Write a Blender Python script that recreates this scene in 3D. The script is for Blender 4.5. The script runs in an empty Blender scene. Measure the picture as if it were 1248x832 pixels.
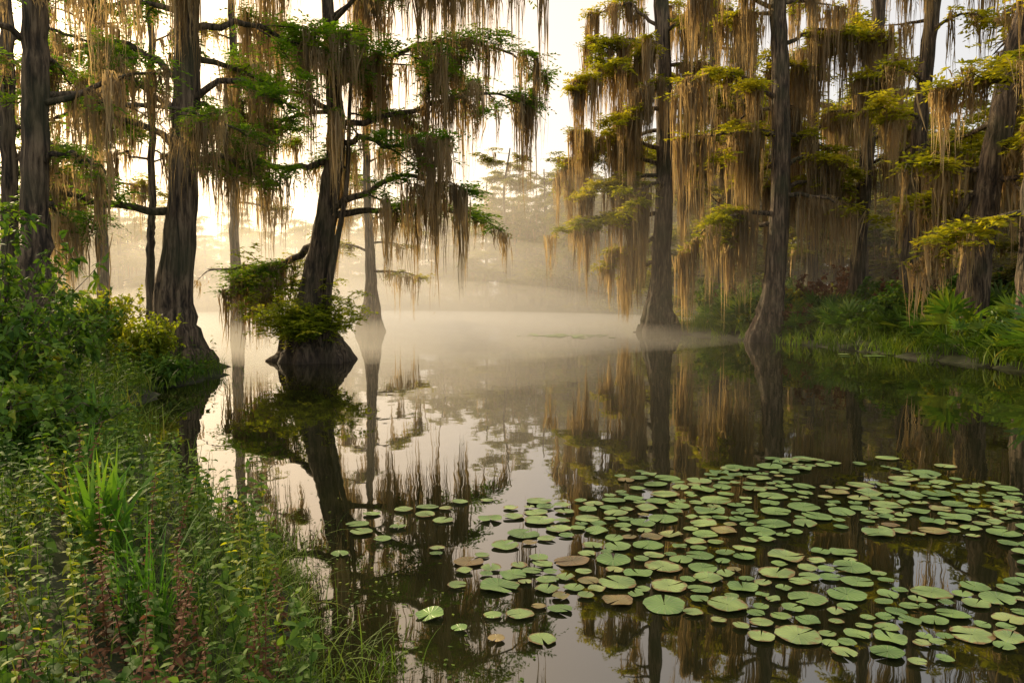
import bpy, math, numpy as np
from mathutils import Vector
R = np.random.default_rng(11)
sc = bpy.context.scene
F=901.0; CX=624.0; HY=365.0; CH=2.0
def P(px,py,d): return np.array([(px-CX)/F*d, d, CH+(HY-py)/F*d])

# ---------------------------------------------------------------- mesh accumulator
class Acc:
    def __init__(s): s.v=[]; s.f=[]; s.r=[]; s.uv=[]; s.n=0
    def add(s,v,f,r=None,uv=None):
        v=np.asarray(v,float).reshape(-1,3); f=np.asarray(f,int).reshape(-1,4)
        s.v.append(v); s.f.append(f+s.n); s.n+=len(v)
        s.r.append(np.full(len(v),R.random()) if r is None else np.asarray(r,float).reshape(-1))
        if uv is not None: s.uv.append(uv)
    def obj(s,name,mat,parent=None,smooth=False):
        if not s.v: return None
        v=np.concatenate(s.v); f=np.concatenate(s.f); r=np.concatenate(s.r)
        me=bpy.data.meshes.new(name)
        me.vertices.add(len(v)); me.vertices.foreach_set('co',v.astype(np.float32).ravel())
        me.loops.add(len(f)*4); me.loops.foreach_set('vertex_index',f.astype(np.int32).ravel())
        me.polygons.add(len(f)); me.polygons.foreach_set('loop_start',np.arange(0,len(f)*4,4,dtype=np.int32))
        me.polygons.foreach_set('loop_total',np.full(len(f),4,dtype=np.int32))
        me.update(calc_edges=True)
        if smooth: me.polygons.foreach_set('use_smooth',np.ones(len(f),bool))
        a=me.attributes.new('rnd','FLOAT','POINT'); a.data.foreach_set('value',r.astype(np.float32))
        if s.uv:
            uv=np.concatenate(s.uv)
            a=me.attributes.new('loc','FLOAT_VECTOR','POINT'); a.data.foreach_set('vector',uv.astype(np.float32).ravel())
        me.materials.append(mat)
        o=bpy.data.objects.new(name,me); sc.collection.objects.link(o)
        if parent: o.parent=parent
        return o
def empty(name,loc=(0,0,0)):
    e=bpy.data.objects.new(name,None); e.location=loc; e.empty_display_size=0.3
    sc.collection.objects.link(e); return e
def nrm(a): return a/np.maximum(np.linalg.norm(a,axis=-1,keepdims=True),1e-9)

# ---------------------------------------------------------------- materials
def newmat(name):
    m=bpy.data.materials.new(name); m.use_nodes=True; nt=m.node_tree; nt.nodes.clear()
    return m,nt,nt.nodes.new('ShaderNodeOutputMaterial')
def N(nt,t,**k):
    n=nt.nodes.new(t)
    for a,b in k.items(): setattr(n,a,b)
    return n
def ramp(nt,fac,stops):
    r=N(nt,'ShaderNodeValToRGB'); nt.links.new(fac,r.inputs[0])
    e=r.color_ramp.elements
    while len(e)<len(stops): e.new(0.5)
    for i,(p,c) in enumerate(stops): e[i].position=p; e[i].color=(*c,1)
    return r.outputs[0]
def leafmat(name,stops,trans=0.4,tgain=(1.6,1.5,0.7),rough=0.55,nscale=0.4,spec=0.25):
    m,nt,out=newmat(name); L=nt.links.new
    at=N(nt,'ShaderNodeAttribute',attribute_name='rnd')
    geo=N(nt,'ShaderNodeNewGeometry')
    no=N(nt,'ShaderNodeTexNoise'); no.inputs['Scale'].default_value=nscale; no.inputs['Detail'].default_value=3
    L(geo.outputs['Position'],no.inputs['Vector'])
    ad=N(nt,'ShaderNodeMath',operation='MULTIPLY_ADD'); L(no.outputs['Fac'],ad.inputs[0]); ad.inputs[1].default_value=1.3; 
    sb=N(nt,'ShaderNodeMath',operation='MULTIPLY_ADD'); L(at.outputs['Fac'],sb.inputs[0]); sb.inputs[1].default_value=0.65; sb.inputs[2].default_value=-0.48
    L(sb.outputs[0],ad.inputs[2])
    col=ramp(nt,ad.outputs[0],stops)
    p=N(nt,'ShaderNodeBsdfPrincipled'); L(col,p.inputs['Base Color']); p.inputs['Roughness'].default_value=rough
    p.inputs['Specular IOR Level'].default_value=spec
    t=N(nt,'ShaderNodeBsdfTranslucent')
    mu=N(nt,'ShaderNodeMix',data_type='RGBA',blend_type='MULTIPLY'); mu.inputs[0].default_value=1
    L(col,mu.inputs[6]); mu.inputs[7].default_value=(*tgain,1); L(mu.outputs[2],t.inputs[0])
    mx=N(nt,'ShaderNodeMixShader'); mx.inputs[0].default_value=trans
    L(p.outputs[0],mx.inputs[1]); L(t.outputs[0],mx.inputs[2]); L(mx.outputs[0],out.inputs[0])
    return m
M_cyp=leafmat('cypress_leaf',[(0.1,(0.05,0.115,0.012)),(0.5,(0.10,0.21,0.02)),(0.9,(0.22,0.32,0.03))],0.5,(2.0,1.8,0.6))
M_cypY=leafmat('cypress_leaf_yellow',[(0.1,(0.12,0.155,0.013)),(0.5,(0.26,0.285,0.023)),(0.9,(0.42,0.40,0.038))],0.5,(1.9,1.65,0.6))  # yellow-green cypress foliage, paler than cypress_leaf
M_moss=leafmat('spanish_moss',[(0.1,(0.14,0.11,0.062)),(0.5,(0.29,0.235,0.14)),(0.9,(0.45,0.375,0.235))],0.5,(1.8,1.5,0.95),0.8,0.6,0.1)
M_far=leafmat('forest_leaf',[(0.1,(0.10,0.125,0.02)),(0.5,(0.21,0.23,0.034)),(0.9,(0.34,0.34,0.055))],0.45,(1.8,1.6,0.7),nscale=0.15)
M_grass=leafmat('grass_blade',[(0.1,(0.045,0.09,0.01)),(0.55,(0.11,0.19,0.02)),(0.85,(0.22,0.29,0.035)),(1.0,(0.36,0.29,0.08))],0.35,(1.6,1.5,0.6),0.6,1.5)
M_broad=leafmat('broad_leaf',[(0.1,(0.028,0.075,0.011)),(0.45,(0.07,0.15,0.02)),(0.85,(0.18,0.29,0.035)),(1.0,(0.38,0.32,0.04))],0.35,(1.6,1.5,0.6),0.7,2.0,0.18)
M_iris=leafmat('iris_leaf',[(0.1,(0.04,0.12,0.015)),(0.5,(0.09,0.22,0.023)),(0.95,(0.22,0.35,0.04))],0.3,(1.5,1.45,0.6),0.55,2.0,0.25)
M_palm=leafmat('palmetto_leaf',[(0.1,(0.04,0.10,0.012)),(0.5,(0.10,0.20,0.022)),(0.9,(0.27,0.34,0.035))],0.35,(1.6,1.5,0.6),0.45,0.8,0.35)
M_dry=leafmat('dry_leaf',[(0.1,(0.08,0.038,0.022)),(0.6,(0.19,0.095,0.05)),(0.95,(0.30,0.18,0.08))],0.3,(1.5,1.2,0.9),0.7,2.0,0.1)
Y=leafmat('bush_leaf_yellow',[(0.1,(0.12,0.18,0.013)),(0.5,(0.27,0.33,0.022)),(0.9,(0.44,0.45,0.04))],0.5,(1.6,1.5,0.6),0.6,1)  # yellow-green leaf colour for bushes and yellowing herbs
def barkmat(name,a,b,c):
    m,nt,out=newmat(name); L=nt.links.new
    geo=N(nt,'ShaderNodeNewGeometry'); mp=N(nt,'ShaderNodeMapping'); mp.inputs['Scale'].default_value=(9,9,0.9)
    L(geo.outputs['Position'],mp.inputs[0])
    no=N(nt,'ShaderNodeTexNoise'); no.inputs['Scale'].default_value=1.0; no.inputs['Detail'].default_value=7; no.inputs['Roughness'].default_value=0.65; no.inputs['Distortion'].default_value=0.4
    L(mp.outputs[0],no.inputs['Vector'])
    n2=N(nt,'ShaderNodeTexNoise'); n2.inputs['Scale'].default_value=0.8; n2.inputs['Detail'].default_value=5; L(geo.outputs['Position'],n2.inputs['Vector'])
    col=ramp(nt,no.outputs['Fac'],[(0.40,a),(0.5,b),(0.62,c)])
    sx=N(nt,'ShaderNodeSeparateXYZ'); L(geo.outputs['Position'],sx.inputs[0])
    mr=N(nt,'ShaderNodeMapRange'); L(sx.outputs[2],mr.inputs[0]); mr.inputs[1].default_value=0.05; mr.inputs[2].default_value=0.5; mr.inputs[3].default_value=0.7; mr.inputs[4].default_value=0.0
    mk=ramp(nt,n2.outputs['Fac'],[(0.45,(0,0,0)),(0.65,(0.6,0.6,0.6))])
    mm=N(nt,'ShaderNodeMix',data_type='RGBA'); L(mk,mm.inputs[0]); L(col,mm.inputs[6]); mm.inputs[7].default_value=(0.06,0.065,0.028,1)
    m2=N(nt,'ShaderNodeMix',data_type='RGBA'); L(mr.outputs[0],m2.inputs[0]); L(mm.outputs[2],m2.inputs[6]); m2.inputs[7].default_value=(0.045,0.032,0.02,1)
    p=N(nt,'ShaderNodeBsdfPrincipled'); L(m2.outputs[2],p.inputs['Base Color']); p.inputs['Roughness'].default_value=0.85
    bu=N(nt,'ShaderNodeBump'); bu.inputs['Strength'].default_value=1.0; bu.inputs['Distance'].default_value=0.16; L(no.outputs['Fac'],bu.inputs['Height']); L(bu.outputs[0],p.inputs['Normal'])
    L(p.outputs[0],out.inputs[0]); return m
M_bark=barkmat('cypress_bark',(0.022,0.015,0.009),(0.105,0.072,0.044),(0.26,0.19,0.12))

m,nt,out=newmat('ground_soil'); L=nt.links.new; M_ground=m
geo=N(nt,'ShaderNodeNewGeometry'); no=N(nt,'ShaderNodeTexNoise'); no.inputs['Scale'].default_value=1.7; no.inputs['Detail'].default_value=9; L(geo.outputs['Position'],no.inputs['Vector'])
p=N(nt,'ShaderNodeBsdfPrincipled'); L(ramp(nt,no.outputs['Fac'],[(0.35,(0.025,0.022,0.012)),(0.5,(0.035,0.045,0.016)),(0.65,(0.06,0.07,0.022))]),p.inputs['Base Color']); p.inputs['Roughness'].default_value=0.95
bu=N(nt,'ShaderNodeBump'); bu.inputs['Distance'].default_value=0.15; L(no.outputs['Fac'],bu.inputs['Height']); L(bu.outputs[0],p.inputs['Normal']); L(p.outputs[0],out.inputs[0])
m,nt,out=newmat('pond_water'); L=nt.links.new; M_water=m
geo=N(nt,'ShaderNodeNewGeometry'); mp=N(nt,'ShaderNodeMapping'); mp.inputs['Scale'].default_value=(1,0.7,1); L(geo.outputs['Position'],mp.inputs[0])
no=N(nt,'ShaderNodeTexNoise'); no.inputs['Scale'].default_value=1.3; no.inputs['Detail'].default_value=2.5; L(mp.outputs[0],no.inputs['Vector'])
bu=N(nt,'ShaderNodeBump'); bu.inputs['Strength'].default_value=0.4; bu.inputs['Distance'].default_value=0.009; L(no.outputs['Fac'],bu.inputs['Height'])
p=N(nt,'ShaderNodeBsdfPrincipled'); p.inputs['Base Color'].default_value=(0.016,0.017,0.006,1); p.inputs['Roughness'].default_value=0.015; p.inputs['IOR'].default_value=2.15
L(bu.outputs[0],p.inputs['Normal']); L(p.outputs[0],out.inputs[0])
m,nt,out=newmat('lily_pad_leaf'); L=nt.links.new; M_lily=m
at=N(nt,'ShaderNodeAttribute',attribute_name='rnd'); lo=N(nt,'ShaderNodeAttribute',attribute_name='loc')
geo=N(nt,'ShaderNodeNewGeometry')
no=N(nt,'ShaderNodeTexNoise'); no.inputs['Scale'].default_value=14; no.inputs['Detail'].default_value=4; L(geo.outputs['Position'],no.inputs['Vector'])
sx=N(nt,'ShaderNodeSeparateXYZ'); L(lo.outputs['Vector'],sx.inputs[0])
an=N(nt,'ShaderNodeMath',operation='ARCTAN2'); L(sx.outputs[1],an.inputs[0]); L(sx.outputs[0],an.inputs[1])
mu=N(nt,'ShaderNodeMath',operation='MULTIPLY'); L(an.outputs[0],mu.inputs[0]); mu.inputs[1].default_value=8
co=N(nt,'ShaderNodeMath',operation='COSINE'); L(mu.outputs[0],co.inputs[0])
ab=N(nt,'ShaderNodeMath',operation='ABSOLUTE'); L(co.outputs[0],ab.inputs[0])
pw=N(nt,'ShaderNodeMath',operation='POWER'); L(ab.outputs[0],pw.inputs[0]); pw.inputs[1].default_value=14
base=ramp(nt,at.outputs['Fac'],[(0.0,(0.15,0.29,0.07)),(0.45,(0.25,0.41,0.11)),(0.90,(0.38,0.52,0.17)),(0.95,(0.45,0.44,0.14)),(0.985,(0.33,0.23,0.09)),(1.0,(0.22,0.14,0.07))])
nb=N(nt,'ShaderNodeTexNoise'); nb.inputs['Scale'].default_value=5; nb.inputs['Detail'].default_value=5; L(geo.outputs['Position'],nb.inputs['Vector'])
bm=N(nt,'ShaderNodeMix',data_type='RGBA',blend_type='MULTIPLY'); bm.inputs[0].default_value=1; L(base,bm.inputs[6]); L(ramp(nt,nb.outputs['Fac'],[(0.35,(0.56,0.60,0.55)),(0.6,(1.1,1.05,1.0))]),bm.inputs[7])
mv=N(nt,'ShaderNodeMix',data_type='RGBA'); 
pv=N(nt,'ShaderNodeMath',operation='MULTIPLY'); L(pw.outputs[0],pv.inputs[0]); pv.inputs[1].default_value=0.4
L(pv.outputs[0],mv.inputs[0]); L(bm.outputs[2],mv.inputs[6]); mv.inputs[7].default_value=(0.46,0.54,0.26,1)
ln=N(nt,'ShaderNodeVectorMath',operation='LENGTH'); L(lo.outputs['Vector'],ln.inputs[0])
a2=N(nt,'ShaderNodeMath',operation='MULTIPLY_ADD'); L(no.outputs['Fac'],a2.inputs[0]); a2.inputs[1].default_value=1.1; L(ln.outputs['Value'],a2.inputs[2])
a3=N(nt,'ShaderNodeMath',operation='MULTIPLY_ADD'); L(at.outputs['Fac'],a3.inputs[0]); a3.inputs[1].default_value=0.35; L(a2.outputs[0],a3.inputs[2])
mr=N(nt,'ShaderNodeMapRange'); L(a3.outputs[0],mr.inputs[0]); mr.inputs[1].default_value=1.68; mr.inputs[2].default_value=1.82
mb=N(nt,'ShaderNodeMix',data_type='RGBA'); L(mr.outputs[0],mb.inputs[0]); L(mv.outputs[2],mb.inputs[6]); mb.inputs[7].default_value=(0.26,0.17,0.06,1)
p=N(nt,'ShaderNodeBsdfPrincipled'); L(mb.outputs[2],p.inputs['Base Color']); p.inputs['Roughness'].default_value=0.4
bu=N(nt,'ShaderNodeBump'); bu.inputs['Strength'].default_value=0.5; bu.inputs['Distance'].default_value=0.01; L(pw.outputs[0],bu.inputs['Height']); L(bu.outputs[0],p.inputs['Normal'])
L(p.outputs[0],out.inputs[0])

# ---------------------------------------------------------------- terrain
LE=np.array([(-30,2.5),(-5,0.6),(2,-0.6),(3.9,-1.05),(5.2,-1.7),(6.3,-2.4),(9,-4.4),(12.4,-7.0),(16,-7.8),(20,-8.0),(22,-8.8),(24,-12),(30,-17),(45,-27),(70,-42),(110,-55),(140,-60)])
RE=np.array([(-30,26),(10,18),(20,14.2),(25,13.6),(30,13.2),(36,11.6),(42,10.2),(46,9.4),(49,11),(60,17),(80,15),(95,9),(110,2),(126,-12),(132,-60)])
def noise2(x,y,s=1.0,seed=0):
    return (np.sin(x*1.3*s+seed)+np.sin(y*1.7*s+2.1*seed)+np.sin((x+y)*0.9*s+seed*3)+np.sin((x-y*1.4)*2.3*s+1.3)*0.6)/3.6
def hgt(x,y):
    x=np.asarray(x,float); y=np.asarray(y,float)
    wob=0.35*noise2(x*0,y,1.6,2)
    dl=np.interp(y,LE[:,0],LE[:,1])+wob*np.clip(y/8,0.2,2)-x
    dr=x-np.interp(y,RE[:,0],RE[:,1])-wob*1.5
    df=y-(128+4*noise2(x,y*0,0.1,1))
    d=np.maximum(np.maximum(dl,dr),df)
    h=np.where(d>0,np.minimum(0.9*(1-np.exp(-d*0.35)),0.9)+np.minimum(d,60)*0.012,np.maximum(d*0.4,-1.2))
    return h+np.where(d>0.3,0.08*noise2(x,y,1.1,5),0)
def geo_ext(a,step,end,g=1.25):
    o=[a]; s=step
    while abs(o[-1])<end: o.append(o[-1]+s); s*=g
    return o
xs=np.array(sorted(set(geo_ext(-60,-1,1500)))+list(np.arange(-59.5,60,0.5))+geo_ext(60,1,1500))
ys=np.array(sorted(geo_ext(-12,-1,1500))[:]+list(np.arange(-11.6,30,0.4))+list(np.arange(30,140,1.0))+geo_ext(140,1.5,1500))
XX,YY=np.meshgrid(xs,ys); ZZ=hgt(XX,YY)
V=np.stack([XX,YY,ZZ],-1).reshape(-1,3); nx=len(xs); ny=len(ys)
I=(np.arange(ny-1)[:,None]*nx+np.arange(nx-1)[None,:]).ravel()
a=Acc(); a.add(V,np.stack([I,I+1,I+1+nx,I+nx],-1)); a.obj('ground',M_ground,smooth=True)
a=Acc(); a.add([(-700,-300,0),(700,-300,0),(700,700,0),(-700,700,0)],[[0,1,2,3]]); a.obj('water',M_water)

# ---------------------------------------------------------------- primitives
def tube(A,pts,rad,n=8,flute=0,fk=7,fh=2.5,z0=0.0):
    pts=np.asarray(pts,float); rad=np.asarray(rad,float)
    t=nrm(np.gradient(pts,axis=0)); ref=np.array([0,1,0.0]) if abs(t[0][2])>0.7 else np.array([0,0,1.0])
    u=nrm(np.cross(t,ref)); w=np.cross(t,u)
    th=np.linspace(0,2*np.pi,n,endpoint=False)
    rr=np.repeat(rad[:,None],n,1)
    if flute:
        ph=R.random()*6; hh=np.clip(1-(pts[:,2]-z0)/fh,0,1)[:,None]**1.3+0.15
        rr=rr*(1+flute*hh*(np.cos(fk*th+ph+0.6*np.sin(2*th+ph))[None,:]*0.8+np.cos((fk-3)*th+2*ph)[None,:]*0.5)+0.05*np.cos(13*th+ph+pts[:,2:3]*0.5)+0.03*R.normal(0,1,(len(rad),n)))
    v=pts[:,None,:]+rr[...,None]*(np.cos(th)[None,:,None]*u[:,None,:]+np.sin(th)[None,:,None]*w[:,None,:])
    k=len(pts); i=np.arange(k-1)[:,None]*n; j=np.arange(n)[None,:]; jn=(j+1)%n
    f=np.stack([i+j,i+jn,i+n+jn,i+n+j],-1).reshape(-1,4)
    A.add(v.reshape(-1,3),f)
def curve(cp,n):
    cp=np.asarray(cp,float); c=np.vstack([2*cp[0]-cp[1],cp,2*cp[-1]-cp[-2]])
    m=len(cp)-1; o=[]
    for T in np.linspace(0,m,n):
        i=min(int(T),m-1); t=T-i; p0,p1,p2,p3=c[i],c[i+1],c[i+2],c[i+3]
        o.append(0.5*((2*p1)+(-p0+p2)*t+(2*p0-5*p1+4*p2-p3)*t*t+(-p0+3*p1-3*p2+p3)*t**3))
    return np.array(o)
def rhombs(A,pos,d,up,Ln,Wd,r):
    s=nrm(np.cross(d,up)); Ln=np.asarray(Ln).reshape(-1,1); Wd=np.asarray(Wd).reshape(-1,1)
    v=np.stack([pos,pos+d*Ln*0.45+s*Wd,pos+d*Ln,pos+d*Ln*0.45-s*Wd],1)
    n=len(pos); f=np.arange(n*4).reshape(n,4); A.add(v.reshape(-1,3),f,np.repeat(r,4))
def sprays(A,C,rad,kf=5,kl=8,ll=0.12,lw=0.018,droop=0.35,keep=1.0):
    C=np.asarray(C); S=len(C)
    if S==0: return
    rs=np.clip(R.normal(0.5,0.22,S),0,1)
    c=np.repeat(C,kf,0); n=len(c); az=R.random(n)*2*np.pi
    fl=rad*(0.6+0.6*R.random(n))
    el=R.normal(0.05,0.28,n)
    d=np.stack([np.cos(az)*np.cos(el),np.sin(az)*np.cos(el),np.sin(el)],-1)
    c=c+R.normal(0,rad*0.22,(n,3))*np.array([1,1,0.5])
    rr=np.repeat(rs,kf)+R.normal(0,0.1,n)
    t=(np.tile(np.arange(kl),n)+0.5)/kl; m=n*kl
    c2=np.repeat(c,kl,0); d2=np.repeat(d,kl,0); f2=np.repeat(fl,kl)
    pos=c2+d2*(f2*t)[:,None]; pos[:,2]-=droop*f2*t*t
    sd=nrm(np.cross(d2,np.array([0,0,1.0]))); sg=np.where(np.arange(m)%2==0,1,-1)[:,None]
    dd=nrm(d2*0.65+sd*sg*0.85+R.normal(0,0.18,(m,3))); dd[:,2]-=0.12
    up=nrm(np.array([0,0,1.0])+R.normal(0,0.4,(m,3)))
    rhombs(A,pos,dd,up,ll*(1.25-0.6*t)*(0.8+0.4*R.random(m)),lw*(0.8+0.4*R.random(m)),np.repeat(rr,kl))
def moss(A,C,Ln,k=14,w=0.035,spread=0.13,fuzz=5):
    C=np.asarray(C); S=len(C)
    if S==0: return
    Ln=np.asarray(Ln); rs=np.clip(R.normal(0.5,0.25,S),0,1)
    sp=spread*(0.35+0.9*R.random(S))
    c=np.repeat(C,k,0); n=len(c); l=np.repeat(Ln,k)*(0.15+0.85*R.random(n)**1.2)
    s=np.repeat(sp,k); off=np.stack([R.normal(0,1,n)*s,R.normal(0,1,n)*s,R.random(n)*0.08],-1)
    rr=np.repeat(rs,k)+R.normal(0,0.12,n)
    az=R.random(n)*np.pi; sd=np.stack([np.cos(az),np.sin(az),np.zeros(n)],-1)
    T=np.array([0,0.2,0.45,0.72,1.0]); Wp=np.array([0.5,1.0,0.8,0.5,0.05])
    jit=R.normal(0,0.035,(n,5,3)); jit[:,0]=0; jit=np.cumsum(jit,1)
    pts=c[:,None,:]+off[:,None,:]*(1-0.6*T)[None,:,None]+jit
    pts[:,:,2]-=l[:,None]*T[None,:]
    ww=(w*(0.4+R.random(n)))[:,None]*Wp[None,:]
    tw=R.normal(0,0.5,(n,5))
    sd5=np.stack([np.cos(az[:,None]+tw),np.sin(az[:,None]+tw),np.zeros((n,5))],-1)
    v=np.stack([pts-sd5*ww[...,None],pts+sd5*ww[...,None]],2).reshape(-1,3)
    b=np.arange(n)[:,None]*10; i=np.arange(4)[None,:]*2
    f=np.stack([b+i,b+i+1,b+i+3,b+i+2],-1).reshape(-1,4)
    A.add(v,f,np.repeat(rr,10))
    if fuzz:
        m=n*fuzz//2; idx=R.integers(0,n,m); t=R.random(m)**0.8
        pos=c[idx]+off[idx]*(1-0.6*t)[:,None]+R.normal(0,0.035,(m,3)); pos[:,2]-=l[idx]*t
        az=R.random(m)*6.28; d=nrm(np.stack([np.cos(az)*0.7,np.sin(az)*0.7,-np.ones(m)],-1))
        rhombs(A,pos,d,nrm(R.normal(0,1,(m,3))),w*5*(0.5+R.random(m)),w*0.35*np.ones(m),rr[idx])

class Tree:
    def __init__(s): s.w=Acc(); s.fo=[]; s.mo=[]
    def branch(s,pts,r0,r1,lvl,maxl=2,dens=1.0,sub=1.0,n=6):
        pts=np.asarray(pts); k=len(pts)
        tube(s.w,pts,np.linspace(r0,r1,k)**1.0,n if lvl<2 else 4)
        seg=np.linalg.norm(np.diff(pts,axis=0),axis=1); Lt=seg.sum(); cum=np.concatenate([[0],np.cumsum(seg)])/Lt
        def at(t): return np.array([np.interp(t,cum,pts[:,i]) for i in range(3)])
        start=0.25 if lvl==0 else 0.1
        if lvl<maxl:
            cnt=max(2,int(Lt*(1.5 if lvl==0 else 2.0)*dens))
            for i in range(cnt):
                t=start+(1-start)*(i+R.random())/cnt; p=at(t); q=at(min(1,t+0.05))-at(max(0,t-0.05)); q=nrm(q)
                ang=R.choice([-1,1])*R.uniform(0.5,1.2); ca,sa=math.cos(ang),math.sin(ang)
                d=np.array([q[0]*ca-q[1]*sa,q[0]*sa+q[1]*ca,q[2]*0.4+R.normal(0.05,0.2)]); d=nrm(d)
                l=sub*min(2.6,Lt*0.42)*(1-0.45*t)*R.uniform(0.6,1.2)/(1 if lvl==0 else 1.3)
                m=5; pp=[p]
                for j in range(m):
                    d=nrm(d+R.normal(0,0.16,3)-np.array([0,0,0.10])); pp.append(pp[-1]+d*l/m)
                s.branch(pp,max(0.012,r0*0.35*(1-0.5*t)),0.006,lvl+1,maxl,dens,sub)
        step=0.22
        for t in np.arange(start,1,step/Lt):
            p=at(min(1,t+R.random()*step/Lt))
            if lvl>0: s.fo.append((p[0],p[1],p[2],lvl,t))
            s.mo.append((p[0],p[1],p[2],lvl,t))
    def rand_limbs(s,trunk,rad,z0,z1,n,Lmax,az_bias=None,dens=1.0,sub=1.0,maxl=2,rise=0.25):
        tz=trunk[:,2]
        for i in range(n):
            z=z0+(z1-z0)*(i+R.random())/n; p=np.array([np.interp(z,tz,trunk[:,0]),np.interp(z,tz,trunk[:,1]),z])
            az=R.random()*6.283 if az_bias is None else R.normal(*az_bias)
            f=(z-z0)/(z1-z0+1e-6); l=Lmax*(1-0.5*f)*R.uniform(0.55,1.1)
            d=nrm(np.array([math.cos(az),math.sin(az),rise+R.normal(0,0.15)])); pp=[p]
            for j in range(8):
                d=nrm(d+R.normal(0,0.12,3)-np.array([0,0,0.05])); pp.append(pp[-1]+d*l/8)
            s.branch(pp,max(0.04,np.interp(z,tz,rad)*0.32),0.015,0,maxl,dens,sub)
    def finish(s,name,fdens=0.5,mdens=0.5,mlen=1.6,frad=0.4,lw=0.02,ll=0.13,mw=0.03,mat=None,kf=5,kl=8,mk=12,sprd=0.13,mz=0.0):
        e=empty(name)
        s.w.obj('trunk_and_limbs',M_bark,e,True)
        fo=np.array(s.fo)
        cn=noise2(fo[:,0],fo[:,1]+fo[:,2]*1.3,0.9,R.random()*9)
        kp=R.random(len(fo))<fdens*np.clip(0.75+1.8*cn,0.04,2.0)
        A=Acc(); sprays(A,fo[kp,:3]+np.array([0,0,0.1]),frad,kf,kl,ll,lw)
        A.obj('foliage',mat or M_cyp,e)
        mo=np.array(s.mo)
        mn=noise2(mo[:,0]*1.2+3,mo[:,1]*1.2,1.3,R.random()*9)
        kp=R.random(len(mo))<mdens*np.clip(0.6+1.5*mn,0.05,1.6)
        mo=mo[kp]; mn=mn[kp]
        ln=mlen*np.clip(0.55+0.6*mn+R.normal(0,0.3,len(mo)),0.1,2.0)
        ln=np.minimum(ln,np.maximum(mo[:,2]-0.25-mz,0.15))
        B=Acc(); moss(B,mo[:,:3],ln,mk,mw,sprd,3)
        B.obj('spanish_moss',M_moss,e)
        return e
def hero(tr,trunk_px,d,limbs,rbase=None,flute=0.2,fh=2.4,nt=44,lm=0.28,dens=1.0,ddev=0.9):
    cp=[P(x,y,d) for x,y,_ in trunk_px]; rr=[0.88*r/F*d for _,_,r in trunk_px]
    cp[0][2]=min(cp[0][2],0.0)
    cp=[cp[0]-np.array([0,0,0.7])]+cp; rr=[rr[0]*1.1]+rr
    pts=curve(cp,nt); rad=np.interp(np.linspace(0,1,nt),np.linspace(0,1,len(rr)),rr)
    pts[2:,:2]+=R.normal(0,0.02,(nt-2,2))
    tube(tr.w,pts,rad,40,flute,8,fh,0)
    for lb in limbs:
        c=[]; sgn=R.normal(0,ddev)
        for i,(x,y) in enumerate(lb):
            c.append(P(x,y,d)+np.array([0,sgn*i*0.8,0]))
        c=curve(c,14); c[1:]+=R.normal(0,0.05,(13,3))
        z=c[0][2]; r0=np.interp(z,pts[:,2],rad)*lm*1.15
        tr.branch(c,max(0.05,r0),0.02,0,2,dens)
    return pts,rad

# ---------------------------------------------------------------- hero trees
KL=dict(frad=0.55,lw=0.03,ll=0.18,mw=0.022,mk=17,sprd=0.12,kf=6)
t=Tree()
pts,rad=hero(t,[(382,440,50),(380,415,37),(381,385,25),(386,340,18),(396,285,15),(405,230,13),(412,170,12),(411,100,10),(405,30,8),(400,-60,6),(400,-140,4)],24,[
 [(403,264),(440,259),(480,253),(520,250),(585,272)],
 [(408,250),(450,240),(500,225),(570,245)],
 [(412,155),(470,150),(540,130),(600,122),(640,138)],
 [(412,110),(470,72),(550,52),(620,60),(655,85)],
 [(408,45),(470,5),(560,-15),(635,25)],
 [(405,200),(360,212),(320,205),(280,218)],
 [(411,140),(350,112),(290,122),(255,150)],
 [(407,65),(350,32),(290,32),(250,55)],
 [(398,290),(350,318),(300,325),(236,327)],
 [(412,180),(450,178),(500,196),(550,190)],
 [(404,0),(450,-50),(520,-80),(590,-60)],
 [(404,0),(350,-50),(290,-70)]],lm=0.36)
t.rand_limbs(pts,rad,7.0,13.5,9,4.2)
t.finish('cypress_tree',1.05,0.62,2.9,**KL)
t=Tree(); c=curve([P(398,370,23.6),P(405,330,23.6),P(414,285,23.6),P(425,225,23.8),P(430,120,24),P(440,0,24)],14); c[0,2]=-0.3; tube(t.w,c,np.linspace(0.13,0.04,14),8)
t.rand_limbs(c,np.linspace(0.13,0.04,14),6,11,6,1.8)
t.finish('cypress_sapling',0.45,0.4,1.3,**KL)

t=Tree()
pts,rad=hero(t,[(215,455,50),(213,425,36),(211,380,26),(219,310,21),(226,240,18.5),(232,150,17),(236,60,16),(240,-60,13),(242,-150,8)],20,[
 [(228,185),(170,152),(100,142),(40,172)],
 [(233,105),(160,62),(80,70),(10,92)],
 [(236,45),(300,22),(360,42),(420,32)],
 [(231,140),(280,104),(330,118),(365,140)],
 [(224,262),(160,255),(100,236),(50,212)],
 [(238,5),(150,-25),(50,-5)],[(238,-20),(310,-50),(400,-60)],
 [(228,200),(270,190),(310,215)]],lm=0.3)
t.rand_limbs(pts,rad,6.5,12.5,9,3.8)
t.finish('cypress_tree',1.4,0.45,2.3,**KL)

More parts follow.
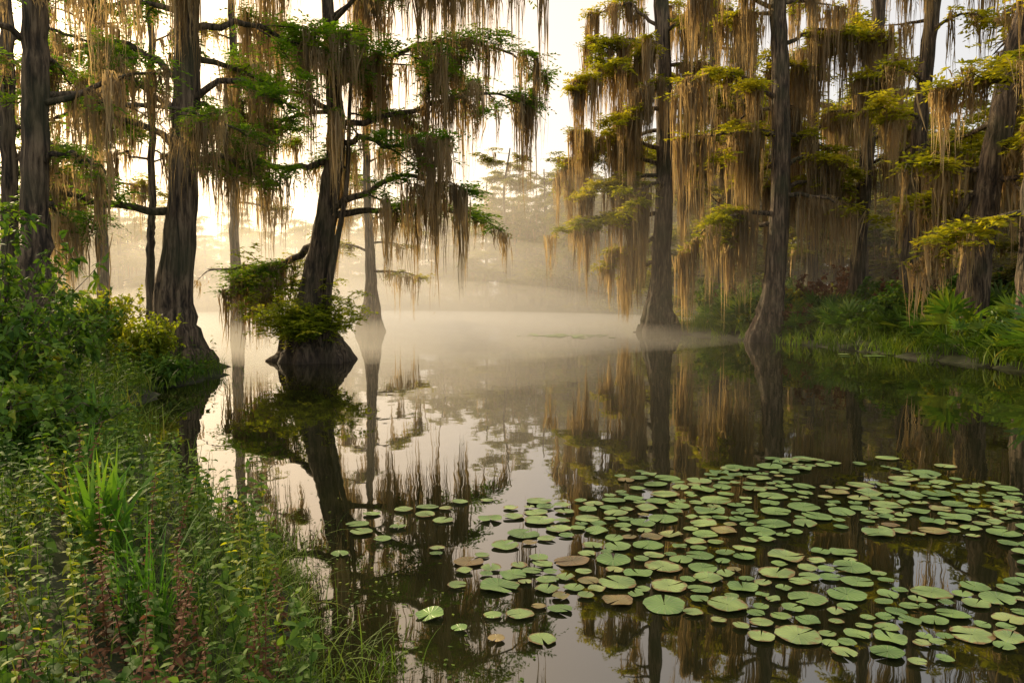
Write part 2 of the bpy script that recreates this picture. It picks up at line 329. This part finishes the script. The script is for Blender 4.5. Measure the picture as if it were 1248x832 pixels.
KN=dict(frad=0.42,lw=0.02,ll=0.13,mw=0.015,mk=15,sprd=0.1,kf=6)
t=Tree()
pts,rad=hero(t,[(48,420,30),(45,360,21),(47,280,17),(52,150,16),(56,20,15),(58,-110,12)],14,[
 [(50,120),(95,95),(150,85),(200,100)],[(50,60),(5,30),(-60,40)],[(50,200),(90,190),(130,210)],[(54,20),(110,-10),(180,0)],[(48,250),(5,240),(-40,260)]])
t.rand_limbs(pts,rad,5,8.5,6,2.8)
t.finish('cypress_tree',1.4,0.45,1.5,**KN)
t=Tree()
pts,rad=hero(t,[(14,400,14),(16,300,10),(20,120,9),(24,-100,7)],17,[[(18,200),(70,180),(120,195)],[(20,60),(80,40),(140,60)]])
t.rand_limbs(pts,rad,4.5,10,6,2.4)
t.finish('cypress_tree',0.7,0.5,1.6,**KN)
t=Tree()
pts,rad=hero(t,[(183,405,7),(186,300,5),(190,230,4.5),(194,-60,4)],27,[[(190,200),(150,190),(110,200)],[(192,90),(150,60),(90,80)]])
t.rand_limbs(pts,rad,6,14,8,2.6)
t.finish('cypress_tree',0.5,0.55,2.6,**KL)
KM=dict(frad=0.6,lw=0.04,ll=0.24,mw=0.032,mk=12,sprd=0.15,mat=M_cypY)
for tp,d,z,n,Lm in [([(125,400,9),(128,300,7),(125,150,7),(120,-60,5)],34,(6,18),16,4.4),
                    ([(452,385,18),(453,350,8),(450,250,5),(448,100,4.5),(445,0,4)],46,(3,18),15,4.2),
                    ([(290,390,9),(288,300,6),(292,150,6),(290,0,4)],42,(7,18),13,4.0)]:
    t=Tree(); pts,rad=hero(t,tp,d,[])
    t.rand_limbs(pts,rad,z[0],z[1],n,Lm)
    t.finish('cypress_tree',0.6,0.46,3.0,**KM)

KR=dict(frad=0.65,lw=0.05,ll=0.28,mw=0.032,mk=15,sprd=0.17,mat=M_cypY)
t=Tree()
pts,rad=hero(t,[(805,404,30),(803,380,19),(805,330,13),(808,200,11),(806,100,10),(801,0,9),(800,-120,5)],45,[
 [(806,262),(765,262),(720,268),(690,285)],[(806,185),(755,166),(705,190),(680,215)],[(806,115),(755,95),(700,118)],[(803,45),(760,12),(715,28)],
 [(806,240),(850,230),(880,252)],[(806,145),(860,122),(900,142)],[(803,50),(850,32),(890,62)],[(806,322),(785,322),(758,342)],[(806,215),(760,220),(712,240)],[(806,290),(770,300),(740,322)]],fh=3.2)
t.rand_limbs(pts,rad,8,24,16,6.0)
t.finish('cypress_tree',0.85,0.65,4.4,**KR)
t=Tree()
pts,rad=hero(t,[(932,420,27),(936,390,18),(943,340,14),(948,220,12),(945,100,11),(940,0,10),(936,-120,6)],35,[
 [(946,205),(1000,190),(1060,212)],[(947,262),(905,262),(865,275),(838,296)],[(945,125),(880,100),(830,112)],[(942,65),(1000,42),(1055,62)],
 [(940,22),(880,-8),(840,12)],[(947,165),(905,165),(868,195)],[(946,240),(985,245),(1020,270)],[(946,275),(915,272),(885,280),(860,290)]],fh=2.8)
t.rand_limbs(pts,rad,7,19,13,5.0)
t.finish('cypress_tree',0.85,0.7,4.2,**KR)
for tp,d,Lm,zz,n,ml in [
   ([(1040,365,12),(1045,300,9),(1052,180,8.5),(1062,0,8),(1066,-120,5)],37,5.0,(7,20),13,3.8),
   ([(1103,345,12),(1108,280,9.5),(1114,150,9),(1126,0,8.5),(1132,-120,5)],32,4.6,(6,18),13,3.4),
   ([(1180,372,24),(1188,320,18),(1200,220,16),(1222,90,15),(1242,0,13),(1260,-100,10)],26,4.4,(5,15),14,2.9),
   ([(1262,400,24),(1258,300,19),(1262,150,17),(1268,0,15),(1270,-120,9)],23,4.2,(4.5,13.5),13,2.5),
   ([(985,375,9),(988,280,7),(984,120,7),(980,-60,5)],48,5.0,(9,24),11,4.2),
   ([(870,385,9),(872,280,7),(868,120,7),(866,-60,5)],56,5.0,(10,27),11,4.6)]:
    t=Tree(); pts,rad=hero(t,tp,d,[])
    t.rand_limbs(pts,rad,zz[0],zz[1],n,Lm)
    t.finish('cypress_tree',0.75,0.5,ml,**KR)
A=Acc(); c=curve([P(1118,352,27),P(1140,310,27),P(1160,268,26.5),P(1178,238,26)],12); tube(A,c,np.linspace(0.2,0.12,12),10); A.obj('leaning_dead_trunk',M_bark,smooth=True)

# ---------------------------------------------------------------- forest prototypes (instanced)
protos=[]
for k in range(4):
    t=Tree(); H=[21,25,18,23][k]
    c=curve([(0,0,-0.5),(0.2,0,H*0.3),(R.normal(0,.4),R.normal(0,.4),H*0.7),(0,0,H)],16); rd=np.linspace(0.32,0.08,16); rd[0:2]=[0.7,0.42]
    tube(t.w,c,rd,10)
    t.rand_limbs(c,rd,H*0.14,H*0.99,32,[5.6,6.0,5.4,5.0][k],dens=0.6,maxl=1,sub=1.5,rise=0.35)
    e=t.finish('p%d'%k,1.5,0.2,2.6,1.0,0.09,0.45,0.06,mat=M_far,kf=7,kl=7,mk=7,sprd=0.2)
    protos.append([o.data for o in e.children])
    for o in list(e.children): bpy.data.objects.remove(o)
    bpy.data.objects.remove(e)
forest=empty('distant_forest')
spots=[]
def scatter(n,xr,yr,cond=None,md=3.5,sc_=1.0):
    c=0; tr=0
    while c<n and tr<n*40:
        tr+=1; x=R.uniform(*xr); y=R.uniform(*yr)
        if hgt(x,y)<0.15: continue
        if cond and not cond(x,y): continue
        if any((x-a[0])**2+(y-a[1])**2<md*md for a in spots): continue
        spots.append((x,y,sc_)); c+=1
scatter(44,(15,62),(46,100),md=4,sc_=0.85)
scatter(9,(22,45),(28,44),md=5,sc_=0.6)
scatter(70,(-85,55),(128,158),md=4.0,sc_=0.82)
scatter(30,(-5,30),(92,128),md=3.6,sc_=0.92)
scatter(14,(-80,-42),(92,126),md=5,sc_=0.85)
scatter(4,(-60,-36),(24,40),md=6,sc_=0.8)
for x,y,s0 in spots:
    k=int(R.integers(0,4)); s=s0*R.uniform(0.85,1.1); g=empty('tree',(x,y,float(hgt(x,y)))); g.parent=forest
    g.rotation_euler=(0,0,R.random()*6.28); g.scale=(s*1.25,s*1.25,s*R.uniform(0.9,1.04))
    for me in protos[k]:
        o=bpy.data.objects.new('part',me); sc.collection.objects.link(o); o.parent=g

# ---------------------------------------------------------------- low vegetation
def blades(A,B,az,Ln,W,bend,n=5,r=None,tipz=0.55):
    B=np.asarray(B); m=len(B); T=np.linspace(0,1,n+1)
    h=(bend*Ln)[:,None]*T[None,:]**1.7; z=Ln[:,None]*(T[None,:]-tipz*bend[:,None]*T[None,:]**2.4)
    pts=np.stack([B[:,0:1]+np.cos(az)[:,None]*h,B[:,1:2]+np.sin(az)[:,None]*h,B[:,2:3]+z],-1)
    tw=az+np.pi/2+R.normal(0,0.4,m); sd=np.stack([np.cos(tw),np.sin(tw),np.zeros(m)],-1)
    wp=np.clip((1-T)**0.6,0.04,1)*np.clip(0.5+2*T,0,1); ww=W[:,None]*wp[None,:]
    v=np.stack([pts-sd[:,None]*ww[...,None],pts+sd[:,None]*ww[...,None]],2).reshape(-1,3)
    b=np.arange(m)[:,None]*(2*(n+1)); i=np.arange(n)[None,:]*2
    f=np.stack([b+i,b+i+1,b+i+3,b+i+2],-1).reshape(-1,4)
    rr=R.random(m) if r is None else r
    A.add(v,f,np.repeat(rr,2*(n+1)))
def grass(A,cx,k,L0,W0,b0=0.5,spread=0.12,**kw):
    cx=np.asarray(cx); B=np.repeat(cx,k,0)+R.normal(0,1,(len(cx)*k,3))*np.array([spread,spread,0]); m=len(B)
    rs=np.clip(np.repeat(R.random(len(cx)),k)*0.7+R.random(m)*0.35,0,1)
    sc_=np.repeat(0.6+0.7*R.random(len(cx)),k)
    blades(A,B,R.random(m)*6.283,L0*sc_*(0.5+0.6*R.random(m)),W0*(0.6+0.7*R.random(m)),np.clip(R.normal(b0,0.25,m),0.05,1.2),r=rs,**kw)
def ovate(A,pos,d,up,Ln,Wd,r,fold=0.25,curl=0.3):
    m=len(pos); s=nrm(np.cross(d,up)); u=np.cross(s,d)
    T=[0,0.3,0.65,1.0]; Wp=[0.05,1.0,0.78,0.02]; rows=[]
    for t,w in zip(T,Wp):
        c=pos+d*(Ln*t)[:,None]-np.array([0,0,1.0])*(curl*Ln*t*t)[:,None]
        rows.append(np.stack([c-s*(Wd*w)[:,None]+u*(Wd*w*fold)[:,None],c,c+s*(Wd*w)[:,None]+u*(Wd*w*fold)[:,None]],1))
    v=np.stack(rows,1).reshape(-1,3); b=np.arange(m)[:,None]*12
    q=np.array([[3*i+j,3*i+j+1,3*i+j+4,3*i+j+3] for i in range(3) for j in range(2)])
    f=(b[:,None,:]+q[None]).reshape(-1,4); A.add(v,f,np.repeat(r,12))
def herbs(A,S,cx,h0,leafL,leafW,gap=0.05,lean=0.25,fold=0.25,stem=0.004):
    for c in cx:
        h=h0*R.uniform(0.55,1.25); az=R.random()*6.28; ln=R.random()*lean
        n=max(4,int(h/gap)); tt=np.linspace(0,1,n); 
        pts=np.stack([c[0]+np.cos(az)*ln*h*tt**1.5,c[1]+np.sin(az)*ln*h*tt**1.5,c[2]+h*tt],-1)
        tube(S,pts,np.linspace(stem,stem*0.4,n),4)
        ts=np.repeat(np.arange(n)[1:],2); m=len(ts); th=np.repeat(np.arange(n)[1:]*1.9,2)+np.tile([0,np.pi],n-1)+R.normal(0,0.3,m)
        el=R.normal(0.25,0.3,m); d=np.stack([np.cos(th)*np.cos(el),np.sin(th)*np.cos(el),np.sin(el)],-1)
        f=1.15-0.75*ts/n; up=nrm(np.array([0,0,1.0])+R.normal(0,0.3,(m,3)))
        ovate(A,pts[ts],d,up,leafL*f*R.uniform(0.7,1.2,m),leafW*f*R.uniform(0.8,1.1,m),np.clip(R.random()*0.7+R.random(m)*0.35,0,1),fold)
def on(xy): xy=np.asarray(xy); return np.column_stack([xy,hgt(xy[:,0],xy[:,1])])
def rnd_pts(n,xr,yr,hmin=0.02,hmax=9,cond=None):
    o=[]
    while len(o)<n:
        x=R.uniform(*xr,size=n*3); y=R.uniform(*yr,size=n*3); h=hgt(x,y); k=(h>hmin)&(h<hmax)
        if cond is not None: k&=cond(x,y)
        o+=list(zip(x[k],y[k]))
        if not k.any(): break
    return on(np.array(o[:n]))
G=Acc()
grass(G,rnd_pts(170,(-6,0.2),(1.6,9)),20,0.42,0.005,0.7)
grass(G,rnd_pts(90,(-3.5,-0.4),(2.2,6),-0.05,0.25),20,0.38,0.004,0.8)
grass(G,rnd_pts(420,(-13,-4),(8,22)),22,0.6,0.009,0.6,spread=0.2)
G.obj('bank_grass',M_grass)
G=Acc(); grass(G,np.array([[-0.72,3.75,-0.02],[-0.62,3.9,-0.02],[-0.85,3.7,0.0]]),16,0.34,0.0035,0.6,spread=0.06); G.obj('sedge_tuft',M_grass)
for (x,y,s,w_) in [(-2.62,4.7,0.86,0.027),(-2.85,4.95,0.7,0.022),(-1.85,3.7,0.6,0.009),(-5.4,9.5,1.0,0.02),(-2.2,2.9,0.4,0.016),(-3.6,6.2,0.8,0.018)]:
    G=Acc(); c=on(np.array([[x,y]])); grass(G,c,50,s,w_,0.4,spread=0.06,tipz=0.35); G.obj('iris_clump',M_iris)
G=Acc(); S=Acc()
herbs(G,S,rnd_pts(250,(-4.2,-0.5),(1.9,6.5)),0.42,0.10,0.028,0.055)
herbs(G,S,rnd_pts(170,(-4.2,-0.7),(1.9,5.2)),0.36,0.07,0.015,0.028)
herbs(G,S,rnd_pts(60,(-3.2,-0.9),(2.0,4.2)),0.36,0.13,0.045,0.07)
herbs(G,S,rnd_pts(260,(-6.5,-1.8),(5.0,10)),0.55,0.12,0.034,0.07)
herbs(G,S,rnd_pts(220,(-11,-5),(9,20)),0.75,0.15,0.045,0.09)
e=empty('bank_herbs'); G.obj('leaves',M_broad,e); S.obj('stems',M_broad,e)
G=Acc(); S=Acc()
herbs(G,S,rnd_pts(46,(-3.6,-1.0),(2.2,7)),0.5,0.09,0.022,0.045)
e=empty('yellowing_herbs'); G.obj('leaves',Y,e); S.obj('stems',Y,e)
G=Acc(); S=Acc()
herbs(G,S,rnd_pts(40,(-3.6,-1.2),(2.4,6)),0.66,0.06,0.016,0.026,0.3)
herbs(G,S,rnd_pts(30,(-2.4,-1.1),(2.2,3.6)),0.46,0.055,0.014,0.026,0.3)
e=empty('dry_dock_plants'); G.obj('leaves',M_dry,e); S.obj('stems',M_dry,e)
def shrub(name,x,y,H,W,n,leafL,leafW,mat=M_broad,z=None):
    e=empty(name); G=Acc(); S=Acc(); z0=float(hgt(x,y)) if z is None else z
    P0=[]
    for i in range(n):
        az=R.random()*6.28; sp=R.random()**0.6*W; h=H*R.uniform(0.5,1.0)*(1-0.35*(sp/W)**2)
        c=curve([(x,y,z0-0.1),(x+0.35*sp*math.cos(az),y+0.35*sp*math.sin(az),z0+h*0.5),(x+sp*math.cos(az),y+sp*math.sin(az),z0+h)],9)
        tube(S,c,np.linspace(0.018,0.004,9),5)
        for j in range(3,9):
            for q in range(2):
                d=nrm(R.normal(0,1,3)+np.array([0,0,0.3])); l=R.uniform(0.15,0.4)*W*0.6+0.1
                P0.append((c[j],d,l))
                tube(S,np.array([c[j],c[j]+d*l*0.5,c[j]+d*l-np.array([0,0,l*0.12])]),[0.006,0.004,0.002],3)
    for c,d,l in P0:
        m=9; t=np.linspace(0.2,1,m); pos=c+d*(l*t)[:,None]; pos[:,2]-=l*0.12*t*t
        dd=nrm(d*0.6+R.normal(0,0.7,(m,3))); up=nrm(np.array([0,0,1.0])+R.normal(0,0.35,(m,3)))
        ovate(G,pos,dd,up,leafL*R.uniform(0.6,1.2,m),leafW*R.uniform(0.7,1.1,m),np.clip(R.random()*0.6+R.random(m)*0.4,0,1))
    G.obj('leaves',mat,e); S.obj('stems',M_bark,e); return e
shrub('wax_myrtle_shrub',-6.8,9.6,2.9,1.3,30,0.16,0.036)
shrub('wax_myrtle_shrub',-6.3,8.4,1.4,1.0,24,0.15,0.034)
shrub('wax_myrtle_shrub',-7.8,11.5,2.4,1.4,28,0.16,0.036)
shrub('buttonbush_shrub',-4.8,7.2,0.8,0.8,20,0.11,0.034)
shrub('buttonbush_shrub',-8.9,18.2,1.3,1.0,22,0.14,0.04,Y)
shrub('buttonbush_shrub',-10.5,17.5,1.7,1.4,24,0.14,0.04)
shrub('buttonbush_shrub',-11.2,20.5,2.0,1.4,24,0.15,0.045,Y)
shrub('buttonbush_shrub',-8.0,17.0,0.8,0.8,18,0.13,0.04)
def feather_bush(x,y,z,H,W,n):
    e=empty('swamp_bush'); S=Acc(); G=Acc(); C=[]
    for i in range(n):
        az=R.random()*6.28; sp=W*R.uniform(0.35,1.1); h=H*R.uniform(0.3,1)
        c=curve([(x,y,z-0.3),(x+0.4*sp*math.cos(az),y+0.4*sp*math.sin(az),z+h*0.65),(x+sp*math.cos(az),y+sp*math.sin(az),z+h)],9); tube(S,c,np.linspace(0.02,0.004,9),5)
        for j in range(3,9):
            for q in range(2): C.append(c[j]+R.normal(0,0.16,3))
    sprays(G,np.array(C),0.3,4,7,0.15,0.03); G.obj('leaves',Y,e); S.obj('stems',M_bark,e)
feather_bush(-6.8,23.0,0.8,1.1,1.8,26)
feather_bush(-5.9,23.0,0.8,1.4,1.4,15)
feather_bush(-7.4,24.2,1.5,2.4,1.7,9)

def nearR(x,y): return (x-np.interp(y,RE[:,0],RE[:,1])<9)&(x>5)
def edgeR(x,y): return (x-np.interp(y,RE[:,0],RE[:,1])<3.5)&(x>5)
G=Acc(); grass(G,rnd_pts(360,(9,28),(17,50),0.0,9,nearR),24,1.1,0.024,0.6,spread=0.2)
grass(G,rnd_pts(120,(9,18),(17,50),-0.1,0.5,edgeR),24,1.1,0.024,0.75,spread=0.2); G.obj('bank_grass',M_grass)
def leafy_palm(c,s):
    G=Acc(); 
    for q in range(12):
        az=R.random()*6.283; el=R.uniform(0.35,1.3); st=s*R.uniform(0.45,0.8)
        d=np.array([math.cos(az)*math.cos(el),math.sin(az)*math.cos(el),math.sin(el)]); tip=c+d*st
        tube(G,np.array([c,c+d*st*0.5,tip]),[0.012,0.01,0.008],4)
        side=nrm(np.cross(d,[0,0,1.0])); m=11; a=np.linspace(-1.5,1.5,m)
        dd=nrm(d[None]*np.cos(a)[:,None]+side[None]*np.sin(a)[:,None]+R.normal(0,0.05,(m,3))); up=np.repeat(nrm(np.cross(side,d))[None],m,0)
        ovate(G,np.repeat(tip[None],m,0),dd,up,s*0.5*(0.75+0.25*np.cos(a)),np.full(m,s*0.032),np.clip(np.full(m,R.random())+R.normal(0,.12,m),0,1),0.3,0.12)
    G.obj('palmetto',M_palm)
for i,c in enumerate(rnd_pts(66,(10,22),(19,46),0.05,1.3,lambda x,y:(x-np.interp(y,RE[:,0],RE[:,1])<4.5)&(x>5))):
    leafy_palm(c,R.uniform(1.1,2.0))
k=0
for c in rnd_pts(80,(10,30),(20,52),0.35,9,nearR):
    k+=1; shrub('swamp_bush',c[0],c[1],R.uniform(0.9,3.2),R.uniform(0.8,1.6),15,0.22,0.07,[M_broad,M_palm,M_cypY,M_dry,M_grass,M_broad,M_palm][k%7])
G=Acc(); cs=[]
for q in [rnd_pts(1500,(8,60),(46,128),0.05,2.0),rnd_pts(900,(-70,40),(126,136),0.0,3),rnd_pts(500,(-60,-12),(24,126),0.05,2.0)]: cs.append(q)
C=np.concatenate(cs); C=np.repeat(C,3,0)+R.normal(0,1,(len(C)*3,3))*np.array([0.8,0.8,0.5])+np.array([0,0,0.9])
sprays(G,C,0.8,4,5,0.4,0.09); G.obj('distant_undergrowth',M_far)

# ---------------------------------------------------------------- lily pads
def inpoly(x,y,poly):
    c=False; j=len(poly)-1
    for i in range(len(poly)):
        xi,yi=poly[i]; xj,yj=poly[j]
        if (yi>y)!=(yj>y) and x<(xj-xi)*(y-yi)/(yj-yi)+xi: c=not c
        j=i
    return c
W_=lambda pl:[((x-CX)/F*(F*CH/(y-HY)),F*CH/(y-HY)) for x,y in pl]
dense=W_([(790,574),(830,592),(900,572),(985,560),(1090,572),(1180,588),(1300,600),(1340,800),(1200,805),(1130,832),(1060,812),(960,802),(900,780),(830,752),(740,742),(660,728),(560,722),(560,690),(620,660),(650,615),(700,598)])
sparse=W_([(380,655),(480,620),(620,610),(700,640),(700,790),(640,800),(520,770),(400,690)])
pads=[]
def trypads(poly,n,r0,r1,ov,cull=-0.36):
    xs_=[p[0] for p in poly]; ys_=[p[1] for p in poly]; c=0; q=0
    while c<n and q<n*80:
        q+=1; x=R.uniform(min(xs_),max(xs_)); y=R.uniform(min(ys_),max(ys_))
        if not inpoly(x,y,poly): continue
        r=R.uniform(r0,r1)*(0.68+0.048*min(y,9)*1.0)
        if noise2(x*1.1,y*1.1,1.4,4)<cull: continue
        if any((x-a)**2+(y-b)**2<((r+s)*ov)**2 for a,b,s in pads): continue
        pads.append((x,y,r)); c+=1
trypads(dense,80,0.11,0.15,1.0); trypads(dense,320,0.05,0.115,0.94); trypads(sparse,28,0.055,0.11,1.0,-0.9)
for i in range(9): 
    x=R.uniform(2.6,5.5); pads.append((x,R.uniform(8.6,9.4),R.uniform(0.10,0.15)))
A=Acc(); n=26
for (x,y,r) in pads:
    rot=R.random()*6.28; notch=R.uniform(0.05,0.2); th=np.linspace(notch,2*np.pi-notch,n)+rot; V=[];U=[]
    tilt=R.normal(0,0.03,2); ph=R.random()*6; cup=R.uniform(0,0.04) if R.random()<0.75 else R.uniform(0.07,0.16)
    oval=R.uniform(0.84,1.0)
    for f_ in (0.04,0.55,0.9,1.0):
        wv=1+0.03*np.sin(5*th+ph)+0.02*np.sin(11*th+2*ph)+0.02*np.sin(3*th+2*ph)
        px_=np.cos(th)*f_*wv; py_=np.sin(th)*f_*wv*oval
        zz=0.012+ r*(tilt[0]*px_+tilt[1]*py_)+ r*cup*max(0,f_-0.5)*2*(0.5+0.6*np.sin(3*th+ph))+0.003*R.random()
        V.append(np.stack([x+px_*r,y+py_*r,zz],-1)); U.append(np.stack([np.cos(th-rot)*f_,np.sin(th-rot)*f_,0*th],-1))
    V=np.concatenate(V); V[:,2]=np.maximum(V[:,2],0.004)+R.random()*0.006; i=np.arange(n-1)
    f=np.concatenate([np.stack([k*n+i,(k+1)*n+i,(k+1)*n+i+1,k*n+i+1],-1) for k in range(3)])
    A.add(V,f,np.full(len(V),R.random()),np.concatenate(U))
A.obj('lily_pads',M_lily,smooth=True)
A=Acc(); 
for (px,py,w,hh,nn) in [(690,409,60,3,90),(650,377,120,1.2,120),(1130,432,90,3,40)]:
    for i in range(nn):
        yy=py+R.normal(0,hh*0.5); xx=px+R.normal(0,w*0.4); d=F*CH/(yy-HY); r=R.uniform(0.12,0.26)
        th=np.linspace(0.2,6.1,12); X=(xx-CX)/F*d
        V=np.concatenate([np.stack([X+np.cos(th)*f_*r,d+np.sin(th)*f_*r,0*th+0.012+0.01*R.random()],-1) for f_ in (0.05,1.0)])
        U=np.concatenate([np.stack([np.cos(th)*f_,np.sin(th)*f_,0*th],-1) for f_ in (0.05,1.0)])
        i_=np.arange(11); A.add(V,np.stack([i_,12+i_,12+i_+1,i_+1],-1),np.full(24,R.random()*0.9),U)
A.obj('lily_pads',M_lily)
A=Acc(); m=1500; y=R.uniform(2.5,16,m); x=np.interp(y,LE[:,0],LE[:,1])+np.abs(R.normal(0,0.55,m)); pos=np.stack([x,y,np.full(m,0.004)+R.random(m)*0.004],-1)
az=R.random(m)*6.28; rhombs(A,pos,np.stack([np.cos(az),np.sin(az),0*az],-1),np.repeat([[0,0,1.0]],m,0),R.uniform(0.015,0.05,m),R.uniform(0.005,0.013,m),R.random(m)); A.obj('floating_leaf_litter',M_grass)

# ---------------------------------------------------------------- mist
def vol(name,dens,g,col=(1,1,1)):
    m,nt,out=newmat(name); v=N(nt,'ShaderNodeVolumeScatter'); v.inputs['Density'].default_value=dens; v.inputs['Anisotropy'].default_value=g; v.inputs['Color'].default_value=(*col,1)
    nt.links.new(v.outputs[0],out.inputs['Volume']); return m
mist=empty('mist')
def blob(x,y,z,sx_,sy_,sz,mat,name='mist_bank'):
    bpy.ops.mesh.primitive_uv_sphere_add(segments=48,ring_count=24,location=(x,y,z)); o=bpy.context.object; o.name=name
    o.scale=(sx_,sy_,sz); o.data.materials.append(mat); o.parent=mist
blob(-20,112,0,170,88,16,vol('haze_air',0.0055,0.5,(1,0.92,0.78)),'haze')
M1=vol('mist_air_low',0.034,0.5,(1,0.93,0.80)); M2=vol('mist_air_tall',0.011,0.5,(1,0.92,0.78))
blob(-14,60,0,34,37,1.0,M1); blob(-22,104,0,52,40,11,M2); blob(-14,70,0,28,32,4.0,M2)

# ---------------------------------------------------------------- light / sky / camera
el=math.radians(22); az=math.radians(-44)
sd=Vector((math.sin(az)*math.cos(el),math.cos(az)*math.cos(el),math.sin(el)))
sun=bpy.data.lights.new('sun','SUN'); sun.energy=5; sun.angle=math.radians(0.6); sun.color=(1,0.79,0.48)
so=bpy.data.objects.new('sun',sun); sc.collection.objects.link(so); so.rotation_euler=(-sd).to_track_quat('-Z','Y').to_euler()
w=bpy.data.worlds.new('World'); sc.world=w; w.use_nodes=True; nt=w.node_tree; nt.nodes.clear(); L=nt.links.new
sky=nt.nodes.new('ShaderNodeTexSky'); sky.sky_type='NISHITA'; sky.sun_disc=False; sky.sun_elevation=el; sky.sun_rotation=az; sky.dust_density=2.5; sky.air_density=1.0
bg=nt.nodes.new('ShaderNodeBackground'); bg.inputs[1].default_value=0.15; ow=nt.nodes.new('ShaderNodeOutputWorld')
mx=nt.nodes.new('ShaderNodeMix'); mx.data_type='RGBA'; mx.inputs[0].default_value=0.6; L(sky.outputs[0],mx.inputs[6]); mx.inputs[7].default_value=(8.0,7.5,6.9,1)
tc=nt.nodes.new('ShaderNodeTexCoord'); dt=nt.nodes.new('ShaderNodeVectorMath'); dt.operation='DOT_PRODUCT'; L(tc.outputs['Generated'],dt.inputs[0]); dt.inputs[1].default_value=sd
cl=nt.nodes.new('ShaderNodeMath'); cl.operation='MAXIMUM'; L(dt.outputs['Value'],cl.inputs[0]); cl.inputs[1].default_value=0
pw=nt.nodes.new('ShaderNodeMath'); pw.operation='POWER'; L(cl.outputs[0],pw.inputs[0]); pw.inputs[1].default_value=4.0
gl=nt.nodes.new('ShaderNodeMix'); gl.data_type='RGBA'; gl.blend_type='ADD'; L(pw.outputs[0],gl.inputs[0]); L(mx.outputs[2],gl.inputs[6]); gl.inputs[7].default_value=(11.0,5.6,0.2,1)
gl.clamp_result=False
L(gl.outputs[2],bg.inputs[0]); L(bg.outputs[0],ow.inputs[0])
sc.view_settings.view_transform='Standard'; sc.view_settings.look='None'; sc.view_settings.exposure=0
cam=bpy.data.cameras.new('camera'); cam.lens=26; cam.sensor_width=36; cam.clip_end=4000; cam.clip_start=0.05
co=bpy.data.objects.new('camera',cam); sc.collection.objects.link(co); co.location=(0,0,CH); co.rotation_euler=(math.radians(90-3.24),0,0); sc.camera=co
